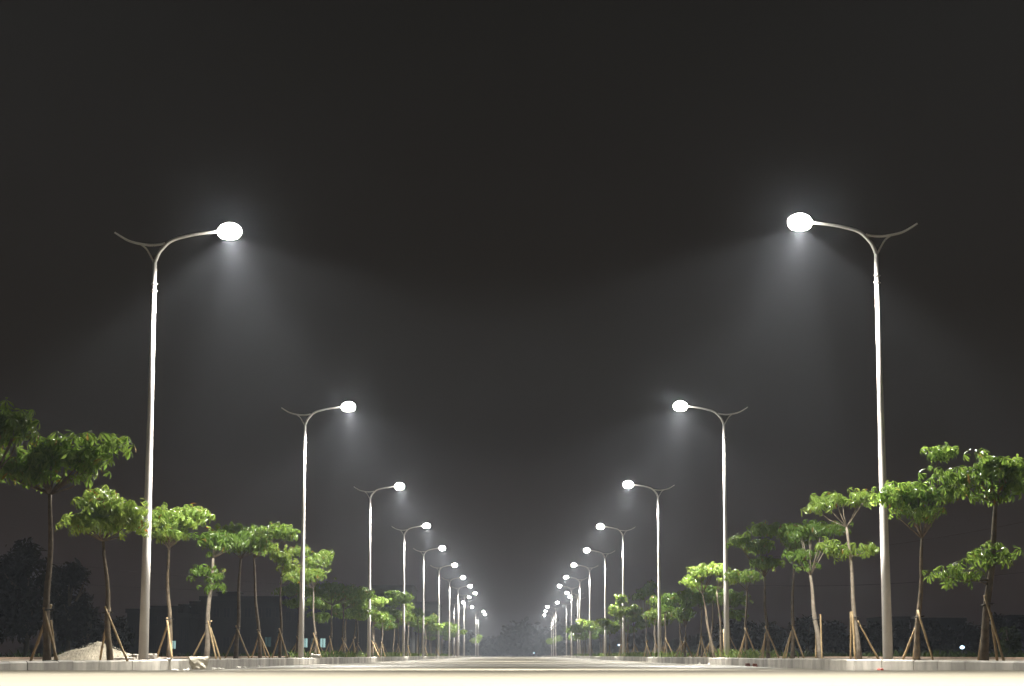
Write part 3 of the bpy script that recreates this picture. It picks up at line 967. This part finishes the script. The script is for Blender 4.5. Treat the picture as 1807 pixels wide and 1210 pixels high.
def building(px0, px1, top_py, Y, depth, label, m="wall", floors=2, bays=4, lit=(), dim=(), extras=None, name="flat_roofed_house"):
    x0, x1 = xpx(px0, Y, 0), xpx(px1, Y, 0)
    H = zpy(top_py, Y)
    O = Vector(((x0 + x1) / 2, Y, -0.06))
    t = empty(name, O)
    tag(t, label, "building", "dark buildings behind the left trees" if px0 < 900 else "dark buildings on the right skyline")
    hw = (x1 - x0) / 2
    part_box("wall", [(-hw, hw, 0, depth, -0.1, H)], M[m], t)
    rf = part_box("roof", [(-hw - 0.15, hw + 0.15, -0.15, depth + 0.15, H + 0.001, H + 0.12),
                           (-hw - 0.15, hw + 0.15, -0.15, 0.02, H + 0.121, H + 0.40), (-hw - 0.15, -hw + 0.05, 0.021, depth, H + 0.121, H + 0.40), (hw - 0.05, hw + 0.15, 0.021, depth, H + 0.121, H + 0.40)], M["trim"], t)
    fh = H / floors
    bw = 2 * hw / bays
    i = 0
    for f_ in range(floors):
        for b_ in range(bays):
            cx = -hw + bw * (b_ + 0.5)
            wz0, wz1 = f_ * fh + fh * 0.42, f_ * fh + fh * 0.74
            ww = min(0.45, bw * 0.28)
            fr = part_box("window", [(cx - ww - 0.06, cx + ww + 0.06, -0.05, 0.03, wz0 - 0.08, wz0), (cx - ww - 0.06, cx + ww + 0.06, -0.05, 0.03, wz1, wz1 + 0.06),
                                     (cx - ww - 0.06, cx - ww, -0.045, 0.03, wz0 + 0.001, wz1 - 0.001), (cx + ww, cx + ww + 0.06, -0.045, 0.03, wz0 + 0.001, wz1 - 0.001),
                                     (cx - 0.03, cx + 0.03, -0.04, 0.03, wz0 + 0.001, wz1 - 0.001)], M["trim"], t)
            mm = M["litwin"] if i in lit else (M["litdim"] if i in dim else M["dglass"])
            pane = part_box("pane", [(cx - ww, cx + ww, -0.02, -0.004, wz0, wz1)], mm, fr)
            i += 1
    for ex in (extras or []):
        kind, a0, a1, tpy = ex
        ax0, ax1 = xpx(a0, Y, 0) - O.x, xpx(a1, Y, 0) - O.x
        tz = zpy(tpy, Y) + 0.06
        if kind == "tower":
            part_box("stair_tower", [(ax0, ax1, 1.0, 4.0, H + 0.10, tz), (ax0 - 0.15, ax1 + 0.15, 0.85, 4.15, tz + 0.001, tz + 0.15)], M[m], rf)
        else:
            part_box("canopy", [(ax0, ax1, 0.3, 3.5, tz - 0.14, tz), (ax0 + 0.45, ax0 + 0.65, 0.5, 0.7, H + 0.10, tz - 0.141), (ax1 - 0.65, ax1 - 0.45, 0.5, 0.7, H + 0.10, tz - 0.141),
                                (ax0 + 0.45, ax0 + 0.65, 3.0, 3.2, H + 0.10, tz - 0.141)], M["trim"], rf)
    return t
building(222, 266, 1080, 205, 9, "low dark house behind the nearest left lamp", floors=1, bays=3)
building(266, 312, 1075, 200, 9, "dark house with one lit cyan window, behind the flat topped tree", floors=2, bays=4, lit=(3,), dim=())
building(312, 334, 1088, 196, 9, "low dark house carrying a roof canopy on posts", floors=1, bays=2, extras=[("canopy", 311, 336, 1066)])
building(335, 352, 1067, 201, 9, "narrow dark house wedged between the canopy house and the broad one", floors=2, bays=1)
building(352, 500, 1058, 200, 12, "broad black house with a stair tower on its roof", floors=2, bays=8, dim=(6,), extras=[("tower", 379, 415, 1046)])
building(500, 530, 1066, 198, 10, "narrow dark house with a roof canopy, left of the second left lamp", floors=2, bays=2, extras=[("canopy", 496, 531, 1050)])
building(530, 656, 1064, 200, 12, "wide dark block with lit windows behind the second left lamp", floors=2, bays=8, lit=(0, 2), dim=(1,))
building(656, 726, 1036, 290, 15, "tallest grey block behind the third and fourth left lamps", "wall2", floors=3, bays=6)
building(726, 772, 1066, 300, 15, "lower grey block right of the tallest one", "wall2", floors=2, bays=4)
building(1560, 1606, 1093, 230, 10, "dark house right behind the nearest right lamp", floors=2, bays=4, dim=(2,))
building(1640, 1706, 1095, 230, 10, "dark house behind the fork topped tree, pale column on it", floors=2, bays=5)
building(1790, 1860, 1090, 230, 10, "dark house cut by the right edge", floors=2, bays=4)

# small far lights
def far_lamp(px, py, Y, label, r=0.13):
    p = at(px, py, Y)
    t = empty("yard_lamp", (p.x, p.y, -0.06))
    tag(t, label, "lamp", "small far lamps")
    a = MB()
    a.tube([(0, 0.03, -0.1), (0, 0.03, p.z - 0.02)], [0.05, 0.035], 8)
    a.build("post", M["wire"], t, True)
    b = MB()
    ellipsoid(b, (0, 0, p.z + 0.06), (r, r, r * 0.7), -0.99, 0.99, 12, 6)
    b.build("globe", M["litblue"], t, True)
far_lamp(1698, 1142, 120, "small blue white lamp glowing in the weeds on the right")
far_lamp(1092, 1138, 150, "tiny white light between the fourth and fifth right lamps", 0.07)
far_lamp(942, 1152, 420, "tiny blue white light at the far end of the road", 0.13)

# overhead cables
def cable(pts, Y0, Y1, label, r=0.012):
    a = at(pts[0][0], pts[0][1], Y0)
    b = at(pts[1][0], pts[1][1], Y1)
    c = MB()
    P = []
    for i in range(25):
        t = i / 24
        p = a.lerp(b, t)
        p.z -= 0.5 * 4 * t * (1 - t)
        P.append(p)
    c.tube(P, r, 6)
    tag(c.build("power_cable", M["wire"], None, True), label, "cable", "overhead cables")
cable([(-60, 975), (690, 1040)], 150, 285, "upper thin cable sagging across the left sky")
cable([(-60, 1018), (690, 1044)], 150, 285, "lower thin cable sagging across the left sky")
cable([(1320, 985), (1880, 905)], 160, 140, "upper thin cable crossing the right sky")
cable([(1320, 1032), (1880, 1000)], 160, 140, "lower thin cable crossing the right sky")
